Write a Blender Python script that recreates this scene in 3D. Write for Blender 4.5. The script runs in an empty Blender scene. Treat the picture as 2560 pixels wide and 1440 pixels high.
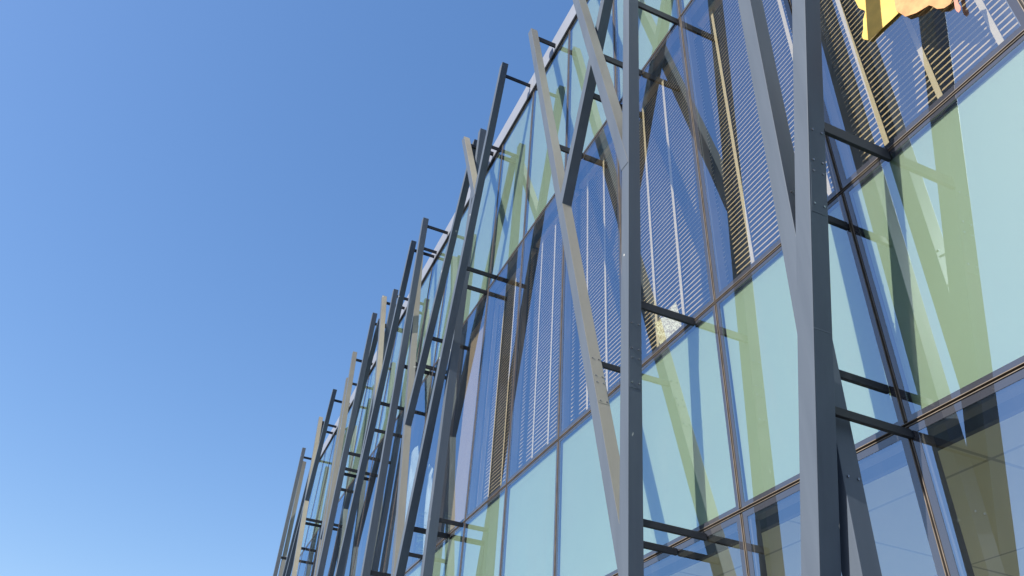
import bpy, math, random
from mathutils import Matrix, Vector, noise
random.seed(7)
sc = bpy.context.scene
U = 0.5                      # one layout unit in metres
Z0 = 1.6                     # eye height above the ground

# ------------------------------------------------------------------ camera
cam_d = bpy.data.cameras.new('camera')
cam = bpy.data.objects.new('camera', cam_d)
sc.collection.objects.link(cam)
cam_d.sensor_width = 36.0
cam_d.lens = 27.0206
cam_d.clip_end = 2000
cam.matrix_world = Matrix(((0.40040932, 0.53581344, 0.74335479, 0),
                           (0.91427579, -0.28797931, -0.28489944, 0),
                           (0.06141786, 0.79370768, -0.60519085, Z0),
                           (0, 0, 0, 1)))
sc.camera = cam

# ------------------------------------------------------------------ light
sun_dir = Vector((0.115, -1.0, 0.75)).normalized()          # towards the sun
elev = math.asin(sun_dir.z)
azim = math.atan2(sun_dir.x, sun_dir.y)
world = bpy.data.worlds.new("World")
sc.world = world
world.use_nodes = True
wn = world.node_tree
for n in list(wn.nodes):
    wn.nodes.remove(n)
wo = wn.nodes.new('ShaderNodeOutputWorld')
bg = wn.nodes.new('ShaderNodeBackground')
sky = wn.nodes.new('ShaderNodeTexSky')
sky.sky_type = 'NISHITA'
sky.sun_disc = False
sky.sun_elevation = elev
sky.sun_rotation = azim
sky.air_density = 1.0
sky.dust_density = 0.6
sky.ozone_density = 1.6
bg.inputs['Strength'].default_value = 0.12
hs = wn.nodes.new('ShaderNodeHueSaturation')          # deep clear-day blue
hs.inputs['Saturation'].default_value = 1.55
hs.inputs['Hue'].default_value = 0.51
hs.inputs['Value'].default_value = 1.51
ga = wn.nodes.new('ShaderNodeGamma')                 # evens out the sky gradient
ga.inputs['Gamma'].default_value = 0.65
wn.links.new(sky.outputs[0], ga.inputs['Color'])
wn.links.new(ga.outputs[0], hs.inputs['Color'])
wn.links.new(hs.outputs[0], bg.inputs['Color'])
wn.links.new(bg.outputs[0], wo.inputs['Surface'])
sl = bpy.data.lights.new('sun', 'SUN')
sl.energy = 5.0
sl.angle = math.radians(0.5)
sl.color = (1.0, 0.95, 0.87)
so = bpy.data.objects.new('sun', sl)
sc.collection.objects.link(so)
so.rotation_euler = sun_dir.to_track_quat('Z', 'Y').to_euler()
so.location = (0, -20, 30)

sc.view_settings.view_transform = 'Standard'
sc.view_settings.look = 'None'
sc.view_settings.exposure = 0.95
sc.view_settings.gamma = 1.0
sc.render.engine = 'CYCLES'
cy = sc.cycles
cy.use_denoising = True
cy.max_bounces = 10
cy.transparent_max_bounces = 16
cy.glossy_bounces = 6
cy.caustics_reflective = True
cy.blur_glossy = 1.0
cy.sample_clamp_indirect = 6.0

# ------------------------------------------------------------------ materials
def new_mat(name):
    m = bpy.data.materials.new(name)
    m.use_nodes = True
    nt = m.node_tree
    for n in list(nt.nodes):
        nt.nodes.remove(n)
    out = nt.nodes.new('ShaderNodeOutputMaterial')
    return m, nt, out

def lk(nt, a, b):
    nt.links.new(a, b)

def math_node(nt, op, a, b=None, clamp=False):
    n = nt.nodes.new('ShaderNodeMath')
    n.operation = op
    n.use_clamp = clamp
    for i, v in ((0, a), (1, b)):
        if v is None:
            continue
        if isinstance(v, (int, float)):
            n.inputs[i].default_value = v
        else:
            nt.links.new(v, n.inputs[i])
    return n.outputs[0]

def mix_col(nt, fac, a, b):
    n = nt.nodes.new('ShaderNodeMix')
    n.data_type = 'RGBA'
    if isinstance(fac, (int, float)):
        n.inputs['Factor'].default_value = fac
    else:
        nt.links.new(fac, n.inputs['Factor'])
    for s, v in (('A', a), ('B', b)):
        sock = [i for i in n.inputs if i.name == s and i.type == 'RGBA'][0]
        if isinstance(v, tuple):
            sock.default_value = (*v, 1)
        else:
            nt.links.new(v, sock)
    return [o for o in n.outputs if o.type == 'RGBA'][0]

def noise_fac(nt, scale, detail=4, rough=0.6, stretch=(1, 1, 1), lo=0.4, hi=0.6):
    tc = nt.nodes.new('ShaderNodeTexCoord')
    mp = nt.nodes.new('ShaderNodeMapping')
    mp.inputs['Scale'].default_value = stretch
    lk(nt, tc.outputs['Object'], mp.inputs['Vector'])
    n = nt.nodes.new('ShaderNodeTexNoise')
    n.inputs['Scale'].default_value = scale
    n.inputs['Detail'].default_value = detail
    n.inputs['Roughness'].default_value = rough
    lk(nt, mp.outputs[0], n.inputs['Vector'])
    mr = nt.nodes.new('ShaderNodeMapRange')
    mr.inputs['From Min'].default_value = lo
    mr.inputs['From Max'].default_value = hi
    lk(nt, n.outputs['Fac'], mr.inputs['Value'])
    return mr.outputs[0]

def plain(name, col, rough=0.6, metal=0.0, var=0.12, scale=6.0, stretch=(1, 1, 1), spec=0.5):
    m, nt, out = new_mat(name)
    p = nt.nodes.new('ShaderNodeBsdfPrincipled')
    p.inputs['Roughness'].default_value = rough
    p.inputs['Metallic'].default_value = metal
    p.inputs['Specular IOR Level'].default_value = spec
    f = noise_fac(nt, scale, stretch=stretch, lo=0.3, hi=0.7)
    c = mix_col(nt, f, tuple(x * (1 - var) for x in col), tuple(min(1, x * (1 + var)) for x in col))
    lk(nt, c, p.inputs['Base Color'])
    lk(nt, p.outputs[0], out.inputs['Surface'])
    return m

def fin_material():
    m, nt, out = new_mat('painted_steel')
    p = nt.nodes.new('ShaderNodeBsdfPrincipled')
    p.inputs['Specular IOR Level'].default_value = 0.07
    streak = noise_fac(nt, 9.0, 6, 0.65, (1, 1, 0.07), 0.30, 0.72)
    base = mix_col(nt, streak, (0.068, 0.083, 0.108), (0.083, 0.101, 0.130))
    # sunlight bounced off the glass, painted as a blotchy tan on faces turned upwards
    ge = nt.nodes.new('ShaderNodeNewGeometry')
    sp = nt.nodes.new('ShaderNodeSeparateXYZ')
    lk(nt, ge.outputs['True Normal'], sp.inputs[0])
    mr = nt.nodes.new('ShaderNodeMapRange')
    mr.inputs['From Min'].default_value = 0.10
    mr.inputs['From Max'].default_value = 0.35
    mr.inputs['To Max'].default_value = SUN_BOUNCE
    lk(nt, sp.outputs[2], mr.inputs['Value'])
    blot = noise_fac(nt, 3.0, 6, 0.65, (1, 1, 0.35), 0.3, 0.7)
    bouncef = math_node(nt, 'MULTIPLY', mr.outputs[0], math_node(nt, 'ADD', math_node(nt, 'MULTIPLY', blot, 0.25), 0.8), True)
    c1 = mix_col(nt, bouncef, base, (0.32, 0.285, 0.215))
    # small droppings and paint spots
    tc = nt.nodes.new('ShaderNodeTexCoord')
    vo = nt.nodes.new('ShaderNodeTexVoronoi')
    vo.inputs['Scale'].default_value = 2.6
    lk(nt, tc.outputs['Object'], vo.inputs['Vector'])
    nz = nt.nodes.new('ShaderNodeTexNoise')
    nz.inputs['Scale'].default_value = 34
    lk(nt, tc.outputs['Object'], nz.inputs['Vector'])
    d = math_node(nt, 'ADD', vo.outputs['Distance'], math_node(nt, 'MULTIPLY', nz.outputs['Fac'], 0.16))
    spot = math_node(nt, 'LESS_THAN', d, 0.125)
    c2 = mix_col(nt, math_node(nt, 'MULTIPLY', spot, 0.6), c1, (0.55, 0.54, 0.50))
    lk(nt, c2, p.inputs['Base Color'])
    r = math_node(nt, 'ADD', math_node(nt, 'MULTIPLY', streak, 0.12), 0.40)
    lk(nt, r, p.inputs['Roughness'])
    bp = nt.nodes.new('ShaderNodeBump')
    bp.inputs['Strength'].default_value = 0.05
    bp.inputs['Distance'].default_value = 0.01
    lk(nt, blot, bp.inputs['Height'])
    lk(nt, bp.outputs[0], p.inputs['Normal'])
    lk(nt, p.outputs[0], out.inputs['Surface'])
    return m

SUN_BOUNCE = 0.85  # strength of the reflected-sun tone painted into the fin colour

def glass_material():
    m, nt, out = new_mat('coated_glass')
    tr = nt.nodes.new('ShaderNodeBsdfTransparent')
    tr.inputs['Color'].default_value = (0.93, 0.95, 0.91, 1)
    gl = nt.nodes.new('ShaderNodeBsdfGlossy')
    gl.inputs['Roughness'].default_value = 0.0
    gl.inputs['Color'].default_value = (0.64, 0.80, 0.95, 1)
    lw = nt.nodes.new('ShaderNodeLayerWeight')
    lw.inputs['Blend'].default_value = 0.5
    f3 = math_node(nt, 'POWER', lw.outputs['Facing'], 4.0)
    fac = math_node(nt, 'ADD', math_node(nt, 'MULTIPLY', f3, 0.6), 0.40, True)
    # slow waviness of tempered panes
    f = noise_fac(nt, 0.9, 1, 0.4, (1, 1, 0.5), 0.0, 1.0)
    bp = nt.nodes.new('ShaderNodeBump')
    bp.inputs['Strength'].default_value = 1.0
    bp.inputs['Distance'].default_value = 0.0035
    lk(nt, f, bp.inputs['Height'])
    lk(nt, bp.outputs[0], gl.inputs['Normal'])
    mx = nt.nodes.new('ShaderNodeMixShader')
    lk(nt, fac, mx.inputs[0])
    lk(nt, tr.outputs[0], mx.inputs[1])
    lk(nt, gl.outputs[0], mx.inputs[2])
    # thin film of dust and dried rain runs
    df = nt.nodes.new('ShaderNodeBsdfDiffuse')
    df.inputs['Color'].default_value = (0.45, 0.43, 0.39, 1)
    d1 = noise_fac(nt, 6.0, 6, 0.7, (1, 1, 0.10), 0.45, 0.85)
    d2 = noise_fac(nt, 1.1, 4, 0.6, (1, 1, 1), 0.40, 0.70)
    dm = math_node(nt, 'ADD', math_node(nt, 'MULTIPLY', math_node(nt, 'MULTIPLY', d1, d2), 0.09), 0.003, True)
    m2 = nt.nodes.new('ShaderNodeMixShader')
    lk(nt, dm, m2.inputs[0])
    lk(nt, mx.outputs[0], m2.inputs[1])
    lk(nt, df.outputs[0], m2.inputs[2])
    lk(nt, m2.outputs[0], out.inputs['Surface'])
    return m

def clear_material():
    m, nt, out = new_mat('glass_inner_face')
    tr = nt.nodes.new('ShaderNodeBsdfTransparent')
    tr.inputs['Color'].default_value = (0.98, 1.0, 0.98, 1)
    lk(nt, tr.outputs[0], out.inputs['Surface'])
    return m

def speckle_material():
    m, nt, out = new_mat('speckled_gold')
    p = nt.nodes.new('ShaderNodeBsdfPrincipled')
    p.inputs['Roughness'].default_value = 0.4
    p.inputs['Metallic'].default_value = 0.0
    tc = nt.nodes.new('ShaderNodeTexCoord')
    vo = nt.nodes.new('ShaderNodeTexNoise')
    vo.inputs['Scale'].default_value = 75
    vo.inputs['Detail'].default_value = 1
    lk(nt, tc.outputs['Object'], vo.inputs['Vector'])
    mr = nt.nodes.new('ShaderNodeMapRange')
    mr.inputs['From Min'].default_value = 0.44
    mr.inputs['From Max'].default_value = 0.56
    lk(nt, vo.outputs['Fac'], mr.inputs['Value'])
    c = mix_col(nt, mr.outputs[0], (0.42, 0.30, 0.12), (0.95, 0.86, 0.60))
    lk(nt, c, p.inputs['Base Color'])
    lk(nt, p.outputs[0], out.inputs['Surface'])
    return m

def ceiling_material():
    m, nt, out = new_mat('ceiling_tiles')
    p = nt.nodes.new('ShaderNodeBsdfPrincipled')
    p.inputs['Roughness'].default_value = 0.8
    ge = nt.nodes.new('ShaderNodeNewGeometry')
    br = nt.nodes.new('ShaderNodeTexBrick')
    br.offset = 0.0
    br.inputs['Scale'].default_value = 1.0
    br.inputs['Brick Width'].default_value = 1.2
    br.inputs['Row Height'].default_value = 1.2
    br.inputs['Mortar Size'].default_value = 0.012
    br.inputs['Color1'].default_value = (0.70, 0.70, 0.55, 1)
    br.inputs['Color2'].default_value = (0.68, 0.68, 0.53, 1)
    br.inputs['Mortar'].default_value = (0.42, 0.43, 0.36, 1)
    lk(nt, ge.outputs['Position'], br.inputs['Vector'])
    lk(nt, br.outputs['Color'], p.inputs['Base Color'])
    lk(nt, p.outputs[0], out.inputs['Surface'])
    return m

M = {}
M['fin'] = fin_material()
M['glass'] = glass_material()
M['clear'] = clear_material()
def band_material():
    m, nt, out = new_mat('edge_band')
    p = nt.nodes.new('ShaderNodeBsdfPrincipled')
    p.inputs['Base Color'].default_value = (0.036, 0.038, 0.048, 1)
    p.inputs['Roughness'].default_value = 0.02
    p.inputs['IOR'].default_value = 2.1
    lk(nt, p.outputs[0], out.inputs['Surface'])
    return m
M['band'] = band_material()
M['frame'] = plain('frame_grey', (0.085, 0.075, 0.08), 0.5)
M['teal'] = plain('teal_spandrel', (0.295, 0.375, 0.275), 0.6, var=0.035, scale=0.6)
M['gasket'] = plain('gasket_brown', (0.12, 0.095, 0.072), 0.6, var=0.35, scale=9)
M['joint'] = plain('joint_black', (0.012, 0.012, 0.014), 0.8)
M['coping'] = plain('coping_grey', (0.185, 0.195, 0.225), 0.4, var=0.06, scale=1.5)
M['slat'] = plain('cream_slat', (0.58, 0.42, 0.25), 0.45, var=0.04)
M['tape'] = plain('cream_tape', (0.62, 0.49, 0.35), 0.8, var=0.05, scale=30)
M['roller'] = plain('cream_roller', (0.34, 0.245, 0.17), 0.8, var=0.03, scale=20)
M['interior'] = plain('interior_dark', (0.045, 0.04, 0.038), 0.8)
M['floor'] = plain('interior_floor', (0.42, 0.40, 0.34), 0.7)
M['ceiling'] = ceiling_material()
M['orange'] = plain('amber_paper', (0.60, 0.385, 0.085), 0.8, var=0.14, scale=9)
M['peach'] = plain('peach_paper', (0.44, 0.215, 0.085), 0.8, var=0.30, scale=14)
M['pink'] = plain('pink_paper', (0.40, 0.14, 0.09), 0.6, var=0.14, scale=20)
M['gold'] = speckle_material()
M['voile'] = plain('white_voile', (0.50, 0.55, 0.54), 0.7, var=0.05)
M['leaf'] = plain('palm_leaf', (0.16, 0.24, 0.05), 0.5, var=0.4, scale=12)
M['stem'] = plain('palm_stem', (0.22, 0.17, 0.10), 0.7)
M['pot'] = plain('clay_pot', (0.35, 0.33, 0.31), 0.7)
M['bracket'] = plain('dark_bracket_steel', (0.020, 0.022, 0.028), 0.6, spec=0.15)
M['ground'] = plain('paving', (0.035, 0.036, 0.04), 0.85, var=0.2, scale=0.8)
M['bolt'] = plain('bolt_steel', (0.30, 0.31, 0.33), 0.25, metal=0.9)
M['wall'] = plain('render_wall', (0.30, 0.30, 0.31), 0.8)

# ------------------------------------------------------------------ mesh helpers
def W(p):
    return (p[0] * U, p[1] * U, p[2] * U + Z0)

class MB:
    """collects faces (layout units) and builds ONE mesh object"""
    def __init__(s):
        s.v = []; s.f = []; s.mi = []
    def poly(s, pts, mi=0):
        b = len(s.v); s.v += [W(p) for p in pts]; s.f.append(tuple(range(b, b + len(pts)))); s.mi.append(mi)
    def box(s, x0, x1, y0, y1, z0, z1, mi=0):
        c = [(x0, y0, z0), (x1, y0, z0), (x1, y1, z0), (x0, y1, z0), (x0, y0, z1), (x1, y0, z1), (x1, y1, z1), (x0, y1, z1)]
        s.hexa(c, mi)
    def hexa(s, c, mi=0):
        b = len(s.v); s.v += [W(p) for p in c]
        for q in ((0, 3, 2, 1), (4, 5, 6, 7), (0, 1, 5, 4), (1, 2, 6, 5), (2, 3, 7, 6), (3, 0, 4, 7)):
            s.f.append(tuple(b + i for i in q)); s.mi.append(mi)
    def build(s, name, mats, parent=None, bevel=0.0, seg=2, smooth=False):
        if not isinstance(mats, (list, tuple)):
            mats = [mats]
        org = Vector(parent['org']) if parent is not None and 'org' in parent else Vector((0, 0, 0))
        me = bpy.data.meshes.new(name)
        me.from_pydata([tuple(Vector(v) - org) for v in s.v], [], s.f)
        for m in mats:
            me.materials.append(m)
        for p, i in zip(me.polygons, s.mi):
            p.material_index = i
            p.use_smooth = smooth
        me.update()
        o = bpy.data.objects.new(name, me)
        sc.collection.objects.link(o)
        if parent is not None:
            o.parent = parent
            ORG[o.name] = ORG[parent.name]
        if bevel > 0:
            bm_ = o.modifiers.new('bevel', 'BEVEL')
            bm_.width = bevel; bm_.segments = seg; bm_.limit_method = 'ANGLE'
            bm_.harden_normals = False
        return o

ORG = {}
def tag(o, label=None, cat=None, group=None, kind=None):
    if label: o['label'] = label
    if cat: o['category'] = cat
    if group: o['group'] = group
    if kind: o['kind'] = kind
    return o

def thing(name, label, cat, loc=(0, 0, 0), group=None):
    o = bpy.data.objects.new(name, None)
    o.empty_display_size = 0.2
    sc.collection.objects.link(o)
    o.location = W(loc)
    ORG[o.name] = W(loc)
    return tag(o, label, cat, group)

def build(mb, name, mats, parent, **k):
    # mesh coordinates are relative to the thing's base; sub-parts share that origin
    org = Vector(ORG[parent.name])
    mb.v = [tuple(Vector(v) - org) for v in mb.v]
    o = mb.build(name, mats, None, **k)
    o.parent = parent
    ORG[o.name] = tuple(org)
    return o

# ------------------------------------------------------------------ ground
g = MB()
g.v = [(-1500, -1500, 0), (1500, -1500, 0), (1500, 1500, 0), (-1500, 1500, 0)]
g.f = [(0, 1, 2, 3)]; g.mi = [0]
tag(g.build('ground', M['ground']), kind='structure')
GZ = -Z0 / U                                    # ground level in layout units

# ------------------------------------------------------------------ building
PITCH = 2.582
X0 = -4.715
def gx(k): return X0 - PITCH * k                # mullion positions, k grows to the far end
KN, KF = -4, 18                                 # near and far end of the facade
GY = 6.0
H3, H2, H1, H0 = 3.68, 6.84, 14.05, 20.5
TOP = 21.32
LV = [(GZ, H3), (H3, H2), (H2, H1), (H1, H0)]
xa, xb = gx(KF), gx(KN)

bld = thing('glass_building', 'long glass office building with teal spandrel bands and a pale roof coping', 'building', (xa, GY, GZ))
# coping
for k in range(KN, KF, 2):
    m = MB(); m.box(gx(min(k + 2, KF)) + .008, gx(k) - .008, 5.93, 6.5, H0 + .03, TOP)
    build(m, 'roof_coping', M['coping'], bld, bevel=0.006)
m = MB(); m.box(xa, xb, 5.97, 6.45, H0, H0 + .6)
build(m, 'coping_backing', M['joint'], bld)
# floors, ceilings, back and end walls
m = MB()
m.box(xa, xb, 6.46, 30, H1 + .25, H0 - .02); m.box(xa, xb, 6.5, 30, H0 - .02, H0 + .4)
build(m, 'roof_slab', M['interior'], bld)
m = MB(); m.box(xa, xb, 6.46, 30, 4.4, H2 + .05)
build(m, 'floor_slab', [M['floor']], bld)
m = MB(); m.box(xa + .3, xb - .3, 6.625, 29, 3.66, 3.70)
build(m, 'ceiling', M['ceiling'], bld)
m = MB(); m.box(xa + .3, xb - .3, 6.55, 6.62, 3.655, 4.39)
build(m, 'bulkhead', M['interior'], bld)
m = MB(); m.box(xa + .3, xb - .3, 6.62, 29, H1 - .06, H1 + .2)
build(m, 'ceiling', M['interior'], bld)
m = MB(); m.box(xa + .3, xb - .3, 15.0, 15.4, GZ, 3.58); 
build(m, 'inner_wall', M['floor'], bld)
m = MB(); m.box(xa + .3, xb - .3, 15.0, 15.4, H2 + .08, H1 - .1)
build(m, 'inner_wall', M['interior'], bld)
m = MB(); m.box(xa, xa + .28, 6.3, 30, GZ, 4.38); m.box(xa, xa + .28, 6.3, 30, H2 + .06, H1 + .24)
build(m, 'end_wall', M['wall'], bld)
m = MB(); m.box(xb - .28, xb, 6.3, 30, GZ, 4.38); m.box(xb - .28, xb, 6.3, 30, H2 + .06, H1 + .24)
build(m, 'end_wall', M['wall'], bld)
m = MB(); m.box(xa, xb, 29.7, 30, GZ, 4.38); m.box(xa, xb, 29.7, 30, H2 + .06, H1 + .24)
build(m, 'back_wall', M['wall'], bld)
m = MB(); m.box(xa + .3, xb - .3, 6.3, 29, GZ, GZ + .15)
build(m, 'ground_floor', M['floor'], bld)

GAP = 0.024
def pane_box(m, x0, x1, z0, z1):
    b = len(m.v)
    c = [(x0, GY, z0), (x1, GY, z0), (x1, GY + .02, z0), (x0, GY + .02, z0), (x0, GY, z1), (x1, GY, z1), (x1, GY + .02, z1), (x0, GY + .02, z1)]
    m.v += [W(p) for p in c]
    for q, mi in (((0, 3, 2, 1), 1), ((4, 5, 6, 7), 1), ((0, 1, 5, 4), 0), ((1, 2, 6, 5), 1), ((2, 3, 7, 6), 1), ((3, 0, 4, 7), 1)):
        m.f.append(tuple(b + i for i in q)); m.mi.append(mi)

def frame_ring(m, x0, x1, z0, z1, w, y0, y1):
    m.box(x0, x0 + w, y0, y1, z0, z1)
    m.box(x1 - w, x1, y0, y1, z0, z1)
    m.box(x0 + w, x1 - w, y0, y1, z0, z0 + w)
    m.box(x0 + w, x1 - w, y0, y1, z1 - w, z1)

for k in range(KN, KF):
    x1, x0 = gx(k) - GAP, gx(k + 1) + GAP
    for band, (za, zb) in enumerate(LV):
        z0, z1 = za + GAP, zb - GAP
        spandrel = band in (1, 3)
        bw = .058 if spandrel else .078
        fr = MB()
        if spandrel:
            fr.box(x0 + .01, x1 - .01, GY + .09, GY + .22, z0 + .01, z1 - .01)
        else:
            frame_ring(fr, x0, x1, z0, z1, .10, GY + .03, GY + .16)
        w = build(fr, 'spandrel_panel' if spandrel else 'window', M['frame'], bld)
        p = MB(); pane_box(p, x0 + bw - .006, x1 - bw + .006, z0 + bw - .006, z1 - bw + .006)
        build(p, 'pane', [M['glass'], M['clear']], w)
        e = MB(); frame_ring(e, x0 - .003, x1 + .003, z0 - .003, z1 + .003, bw + .003, GY - .004, GY + .024)
        build(e, 'edge_band', M['band'], w)
        if spandrel:
            t = MB(); t.box(x0 + .070, x1 - .070, GY + .052, GY + .086, z0 + .070, z1 - .070)
            build(t, 'back_panel', M['teal'], w)
# joints with gasket lips, butted between the crossing transoms
for k in range(KN, KF + 1):
    x = gx(k)
    j = MB()
    zs = [GZ, H3, H2, H1, H0]
    for a, b in zip(zs[:-1], zs[1:]):
        j.box(x - GAP + .004, x + GAP - .004, GY + .012, GY + .25, a + .03, b - .03, 1)
        j.box(x - .020, x - .011, GY - .012, GY + .011, a + .04, b - .04, 0)
        j.box(x + .011, x + .020, GY - .012, GY + .011, a + .04, b - .04, 0)
    build(j, 'mullion', [M['gasket'], M['joint']], bld)
for z in (H3, H2, H1):
    j = MB()
    j.box(xa, xb, GY + .012, GY + .25, z - GAP + .004, z + GAP - .004, 1)
    j.box(xa, xb, GY - .014, GY + .011, z - .021, z - .013, 0)
    j.box(xa, xb, GY - .014, GY + .011, z + .013, z + .021, 0)
    build(j, 'transom', [M['gasket'], M['joint']], bld)

# ------------------------------------------------------------------ steel fins
# name: layer, x of the near edge at z, slope dx/dz, bottom z, top z, label
ZB = GZ + 0.02
FINS = [
 ('o', -3.58, 8.49, .219, ZB, 21.3, 'nearest, widest-looking grey fin, rising from the bottom edge, with rows of bolts'),
 ('o', -4.42, 8.00, .020, 4.30, 21.3, 'grey fin that joins the left side of the nearest fin in a narrow V'),
 ('i', -4.82, 2.12, .020, ZB, 21.1, 'fin mostly hidden by the nearest fin, its lower part showing on the right'),
 ('o', -7.60, 10.0, .061, ZB, 21.3, 'tall upright fin with a bolted dark side, crossing the picture between windows with blinds'),
 ('o', -9.54, 17.06, -.254, 9.56, 21.3, 'tan fin leaning left from the top edge down to the tall upright fin'),
 ('i', -8.84, 16.27, .400, 11.40, 21.1, 'dark fin leaning right whose cut lower end rests on a tan fin'),
 ('i', -13.46, 21.34, -.270, ZB, 21.34, 'streaked tan fin leaning left, rightmost free top against the sky'),
 ('o', -15.09, 21.42, .251, ZB, 21.42, 'long dark fin leaning right whose free top is second from the right on the skyline'),
 ('i', -17.69, 20.96, .000, ZB, 20.96, 'upright slate fin standing directly behind the long dark fin that leans right'),
 ('o', -18.69, 21.39, -.469, 16.40, 21.39, 'short pale fin leaning left that forms the V beside the long dark fin top'),
 ('i', -18.31, 21.01, .373, 11.20, 21.01, 'dark fin leaning right, passing behind the short pale V fin'),
 ('i', -24.71, 20.84, -.284, ZB, 20.84, 'pale fin leaning left seen low behind two dark fins, carrying a cut dark fin end'),
 ('o', -23.28, 21.12, -.021, ZB, 21.12, 'upright slate fin in the middle of the far row, two rods near its top'),
 ('o', -24.91, 21.14, .178, ZB, 21.14, 'dark fin leaning right just left of the upright slate fin with two top rods'),
 ('i', -28.51, 21.07, .000, ZB, 21.07, 'upright fin with a shadow patch between a pale fin and a dark leaning fin'),
 ('o', -29.47, 21.22, -.435, 13.75, 21.22, 'narrow pale fin leaning left, its lower end on a dark leaning fin'),
 ('o', -31.25, 15.0, .008, ZB, 21.32, 'upright slate fin left of the narrow pale fin, a black fin behind it'),
 ('i', -30.98, 20.92, .371, 11.20, 20.92, 'black fin leaning right hidden behind the upright slate fin'),
 ('o', -35.07, 21.25, -.291, 8.30, 21.25, 'grey fin leaning left with a slimmer twin on its left side'),
 ('i', -37.56, 21.05, -.303, ZB + 4, 21.05, 'slim twin fin showing as a narrow strip left of a grey leaning fin'),
 ('o', -39.74, 21.34, .171, ZB, 21.34, 'dark fin leaning right whose free top is fourth from the left on the skyline'),
 ('o', -43.29, 21.21, -.405, 6.0, 21.21, 'pale fin leaning left whose free top is second from the left'),
 ('i', -43.95, 21.35, .173, ZB, 21.30, 'dark slim fin leaning right behind the second free top from the left'),
 ('o', -48.65, 21.47, -.136, ZB, 21.40, 'outermost fin at the far left end of the facade, standing against clear sky'),
 ('i', -49.24, 20.67, -.235, 8.0, 20.75, 'brownish fin tucked behind the outermost far left fin'),
]
FLV = (20.72, 13.98, 6.80, 3.57)
CUSTOM = {1: (13.95,), 7: (20.95, 14.02, 6.80), 2: (20.72, 13.98, 6.30, 4.12), 8: (20.25, 13.95, 6.76, 3.62), 0: (13.95, 6.76, 3.57)}
BOLTS = {0: (6.63, 6.24, 6.10, 5.70, 12.2, 11.8), 3: (6.42, 6.0, 5.85, 5.46), 6: (6.87, 6.48, 6.34, 5.95), 1: (6.1, 5.6, 5.3, 5.1), 2: (3.0,)}
for i, (lay, xr, zr, s, z0, z1, lab) in enumerate(FINS):
    out_y, in_y = (GY - 1.18, GY - .95) if lay == 'o' else (GY - .88, GY - .65)
    e = 0.0025 * (i % 4)                                   # coplanar faces never coincide where fins meet
    out_y += e; in_y -= e * .7
    wd = 0.222 * math.sqrt(1 + s * s)
    X = lambda z: xr + s * (z - zr)
    root = thing('steel_fin', lab, 'steel fin', (X(z0) - wd / 2, (out_y + in_y) / 2, z0), 'steel fins in front of the glass facade')
    m = MB()
    c = [(X(z0) - wd, out_y, z0), (X(z0), out_y, z0), (X(z0), in_y, z0), (X(z0) - wd, in_y, z0),
         (X(z1) - wd, out_y, z1), (X(z1), out_y, z1), (X(z1), in_y, z1), (X(z1) - wd, in_y, z1)]
    m.hexa(c)
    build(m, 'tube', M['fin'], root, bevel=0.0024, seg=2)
    for z in CUSTOM.get(i, FLV):
        if z < z0 + .25 or z > z1 - .08:
            continue
        xn = X(z) - .008
        hh = .095 if z > 18 else (.088 if z > 10 else ((.065 if lay == 'o' else .052) if z > 5.5 else .045))
        if z > 10 and xn < -14: hh = .070
        if i == 0 and 5 < z < 8: hh = .085
        b = MB()
        b.box(xn - .045, xn, in_y - .01, GY - .013, z - hh, z + hh)
        build(b, 'bracket', M['bracket'], root, bevel=0.002, seg=1)
    if i in (0, 3, 6):                                     # riveted splice cover on the near side
        zc = {0: 5.9, 3: 5.68, 6: 6.2}[i]
        b = MB()
        za_, zb_ = zc - .30, zc + .30
        b.hexa([(X(za_) - .002, out_y + .018, za_), (X(za_) + .004, out_y + .018, za_), (X(za_) + .004, in_y - .018, za_), (X(za_) - .002, in_y - .018, za_),
                (X(zb_) - .002, out_y + .018, zb_), (X(zb_) + .004, out_y + .018, zb_), (X(zb_) + .004, in_y - .018, zb_), (X(zb_) - .002, in_y - .018, zb_)])
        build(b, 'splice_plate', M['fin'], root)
    if i in BOLTS:
        for z in BOLTS[i]:
            for yy in (out_y + .055, in_y - .05):
                b = MB()
                r = .013
                ring = [(yy + r * math.cos(t * math.pi / 3), z + r * math.sin(t * math.pi / 3)) for t in range(6)]
                b.v += [W((X(q[1]) - .003, q[0], q[1])) for q in ring] + [W((X(q[1]) + .013, q[0], q[1])) for q in ring]
                for t in range(6):
                    b.f.append((t, (t + 1) % 6, 6 + (t + 1) % 6, 6 + t)); b.mi.append(0)
                b.f.append(tuple(6 + t for t in range(6))); b.mi.append(0)
                build(b, 'bolt', M['bolt'], root)

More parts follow.
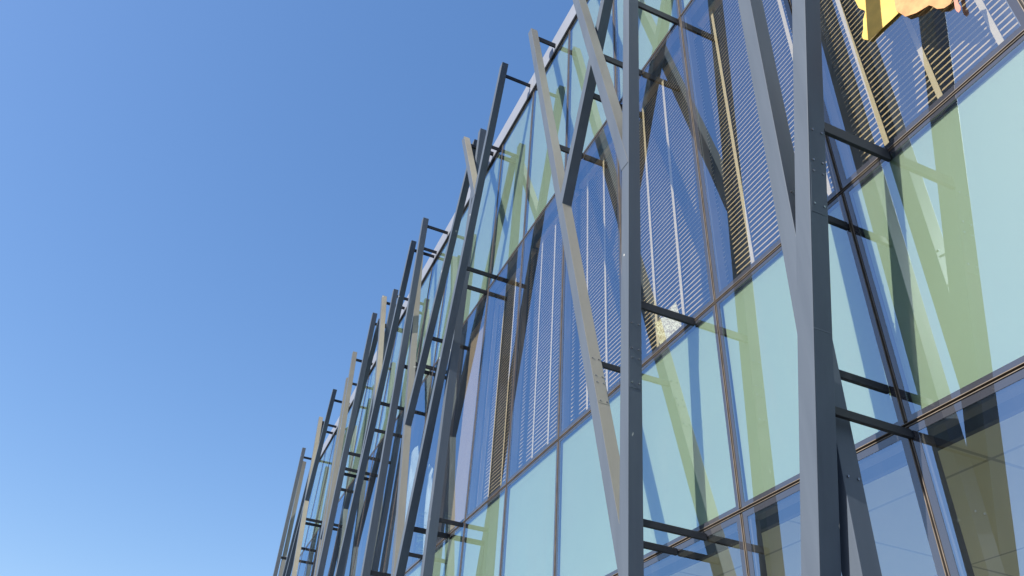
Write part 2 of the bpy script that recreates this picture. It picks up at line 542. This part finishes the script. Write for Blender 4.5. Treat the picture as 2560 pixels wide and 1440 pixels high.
# ------------------------------------------------------------------ blinds behind the first-floor windows
BY = 6.39
BL = [(0 - 1, 'venetian blind in the rightmost upper window, behind the amber paper'),
      (0, 'venetian blind in the upper window left of the nearest fin'),
      (1, 'venetian blind in the upper window just right of the tall upright fin'),
      (2, 'venetian blind in the upper window just left of the tall upright fin'),
      (3, 'venetian blind seen pale and faint, two windows left of the tall upright fin'),
      (4, 'leftmost venetian blind, with bold dark and golden slats')]
for k, lab in BL:
    x1, x0 = gx(k) - .10, gx(k + 1) + .10
    r = thing('venetian_blind', lab, 'blind', ((x0 + x1) / 2, BY, H2 + .1), 'cream venetian blinds behind the upper windows')
    m = MB()
    z = H2 + .24
    ca, sa = math.cos(math.radians(68)), math.sin(math.radians(68))
    hw = .023
    jr = random.Random(k + 9)
    while z < H1 - .25:
        dz = jr.uniform(-.004, .004)
        a = (x0, BY - hw * ca, z - hw * sa + dz); b2 = (x1, BY - hw * ca, z - hw * sa - dz)
        c2 = (x1, BY + hw * ca, z + hw * sa - dz); d2 = (x0, BY + hw * ca, z + hw * sa + dz)
        t = .003
        m.hexa([a, b2, (b2[0], b2[1] + t, b2[2]), (a[0], a[1] + t, a[2]), d2, c2, (c2[0], c2[1] + t, c2[2]), (d2[0], d2[1] + t, d2[2])])
        z += .0962
    build(m, 'slats', M['slat'], r)
    for off in (.46, 1.26, 2.06):
        xx = gx(k + 1) + off + .05
        t = MB(); t.box(xx - .035, xx + .035, BY - .034, BY - .030, H2 + .17, H1 - .2)
        build(t, 'ladder_tape', M['tape'], r)
    t = MB(); t.box(x0, x1, BY - .04, BY + .04, H2 + .13, H2 + .19)
    build(t, 'bottom_rail', M['slat'], r, bevel=0.003)
    t = MB(); t.box(x0, x1, BY - .06, BY + .06, H1 - .24, H1 - .12)
    build(t, 'head_rail', M['slat'], r, bevel=0.003)

k = 5
x1, x0 = gx(k) - .12, gx(k + 1) + .12
r = thing('roller_blind', 'plain cream roller blind pulled right down, left of the leftmost venetian blind', 'blind', ((x0 + x1) / 2, 6.42, H2 + .1))
m = MB(); m.box(x0, x1, 6.42, 6.426, H2 + .2, H1 - .25); build(m, 'cloth', M['roller'], r)
m = MB(); m.box(x0, x1, 6.405, 6.44, H2 + .14, H2 + .20); build(m, 'bottom_rail', M['slat'], r)
m = MB(); m.box(x0, x1, 6.36, 6.5, H1 - .25, H1 - .12); build(m, 'roller_tube', M['slat'], r)

# ------------------------------------------------------------------ sheets hung behind the glass
def sheet(name, pts, y, mat, label, cat, wav=.02, seed=0):
    """closed outline in the facade plane with real thickness and a gently buckled face"""
    import mathutils.geometry as mg
    n = len(pts)
    cx = sum(p[0] for p in pts) / n; cz = sum(p[1] for p in pts) / n
    def yy(x, z, r): return y + wav * noise.noise(Vector((x * 2.3 + seed, z * 2.3, seed))) * 1.0
    rings = [1.0, .75, .5, .25]
    m = MB()
    V = []
    for off in (0, .006):
        for r_ in rings:
            for p in pts:
                x = cx + (p[0] - cx) * r_; z = cz + (p[1] - cz) * r_
                V.append((x, yy(x, z, r_) + off, z))
        V.append((cx, yy(cx, cz, 0) + off, cz))
    m.v = [W(v) for v in V]
    half = len(rings) * n + 1
    for side in (0, 1):
        b = side * half
        for ri in range(len(rings) - 1):
            for i_ in range(n):
                j_ = (i_ + 1) % n
                q = (b + ri * n + i_, b + ri * n + j_, b + (ri + 1) * n + j_, b + (ri + 1) * n + i_)
                m.f.append(q if side else q[::-1]); m.mi.append(0)
        for i_ in range(n):
            j_ = (i_ + 1) % n
            q = (b + (len(rings) - 1) * n + i_, b + (len(rings) - 1) * n + j_, b + half - 1)
            m.f.append(q if side else q[::-1]); m.mi.append(0)
    for i_ in range(n):
        j_ = (i_ + 1) % n
        m.f.append((i_, j_, half + j_, half + i_)); m.mi.append(0)
    o = m.build(name, mat, smooth=False)
    return tag(o, label, cat, 'coloured sheets on and behind the glass')

sheet('paper_sheet', [(-3.714, 9.509), (-3.703, 9.290), (-3.633, 9.128), (-3.703, 9.021), (-3.740, 8.869), (-3.791, 8.790), (-3.790, 8.720), (-3.722, 8.606),
      (-3.598, 8.595), (-3.359, 8.569), (-3.210, 8.563), (-3.111, 8.702), (-3.063, 9.140), (-3.160, 9.626), (-3.403, 9.869), (-3.646, 9.772)], 5.968, M['orange'],
      'bright amber yellow paper with a ragged left edge, stuck on the rightmost upper window', 'paper sheet', .006, 1)
sheet('paper_sheet', [(-3.267, 8.615), (-3.208, 8.431), (-3.192, 8.384), (-3.064, 8.280), (-2.902, 8.206), (-2.875, 8.152), (-2.842, 8.050), (-2.771, 7.966),
      (-2.698, 7.941), (-2.645, 7.988), (-2.674, 8.362), (-2.771, 8.751), (-3.014, 9.042), (-3.209, 8.945)], 5.952, M['peach'],
      'crumpled peach orange paper overlapping the right side of the amber paper', 'paper sheet', .008, 4)
sheet('paper_strip', [(-2.639, 7.951), (-2.668, 7.808), (-2.668, 7.762), (-2.655, 7.707), (-2.626, 7.718), (-2.611, 7.764), (-2.630, 7.798), (-2.598, 7.915), (-2.528, 8.265), (-2.596, 8.313)], 5.94, M['pink'],
      'small curled pinkish strip hanging right of the peach paper', 'paper strip', .01, 8)
sheet('speckled_sheet', [(-9.10, 6.99), (-9.139, 7.196), (-9.207, 7.414), (-9.241, 7.6), (-9.266, 7.757), (-9.138, 7.746), (-8.923, 7.75), (-8.615, 7.80), (-8.59, 7.65), (-8.541, 7.36), (-8.509, 7.143), (-8.50, 6.99)], 6.26, M['gold'],
      'speckled gold and silver angular sheet low in the window right of the tall upright fin', 'sheet', .02, 3)
sheet('fabric_sheet', [(-25.488, 11.80), (-25.003, 11.93), (-24.662, 11.893), (-24.369, 11.436), (-24.122, 10.672), (-23.669, 8.985), (-23.638, 7.2), (-24.6, 7.2), (-25.1, 9.5), (-25.46, 11.1)], 6.35, M['voile'],
      'pale fabric sheet with a pointed top behind far glass, left of the dark leaning fin', 'fabric sheet', .12, 5)
sheet('fabric_sheet', [(-23.052, 10.573), (-22.539, 10.205), (-22.092, 9.764), (-21.932, 9.246), (-21.813, 8.261), (-21.663, 7.1), (-22.4, 7.1), (-22.7, 8.749)], 6.35, M['voile'],
      'pale fabric sheet with a rounded top behind far glass, right of the dark leaning fin', 'fabric sheet', .12, 6)

# ------------------------------------------------------------------ indoor palm
pr = thing('potted_palm', 'green indoor palm behind the far lower glass, seen beside the long dark leaning fin', 'palm', (-23.1, 6.95, H2 + .06))
m = MB()
for i in range(12):
    a, b = i * math.pi / 6, (i + 1) * math.pi / 6
    c_, s_, c1, s1 = math.cos(a), math.sin(a), math.cos(b), math.sin(b)
    m.poly([(-23.1 + .22 * c_, 6.95 + .22 * s_, H2 + .06), (-23.1 + .22 * c1, 6.95 + .22 * s1, H2 + .06), (-23.1 + .32 * c1, 6.95 + .32 * s1, H2 + .6), (-23.1 + .32 * c_, 6.95 + .32 * s_, H2 + .6)])
build(m, 'pot', M['pot'], pr)
rr = random.Random(3)
fr = MB(); st = MB()
for i in range(16):
    a = i * 2 * math.pi / 16 + rr.uniform(-.2, .2)
    L = rr.uniform(1.0, 1.7); up = rr.uniform(1.3, 2.6)
    base = Vector((-23.1, 6.95, H2 + .55))
    d = Vector((math.cos(a), math.sin(a) * .35, 0))
    pts = []
    for t in range(15):
        u = t / 14
        pts.append(base + d * (L * u * 1.0) + Vector((0, 0, up * (u * 1.6 - 1.1 * u * u))))
    for q in range(14):
        p0, p1 = pts[q], pts[q + 1]
        st.hexa([(p0.x - .012, p0.y, p0.z), (p0.x + .012, p0.y, p0.z), (p0.x + .012, p0.y + .02, p0.z), (p0.x - .012, p0.y + .02, p0.z),
                 (p1.x - .012, p1.y, p1.z), (p1.x + .012, p1.y, p1.z), (p1.x + .012, p1.y + .02, p1.z), (p1.x - .012, p1.y + .02, p1.z)])
        if q < 3: continue
        tan = (p1 - p0).normalized()
        sd = tan.cross(Vector((0, 0, 1))).normalized()
        for sgn in (-1, 1):
            ll = .55 * math.sin(math.pi * min(1, q / 14 + .12)) + .12
            tip = p0 + sd * sgn * ll + tan * .25 - Vector((0, 0, .22 * rr.uniform(.5, 1.4)))
            w_ = tan * .035
            fr.poly([tuple(p0 - w_), tuple(p0 + w_), tuple(tip)])
build(st, 'stems', M['stem'], pr)
build(fr, 'fronds', M['leaf'], pr)
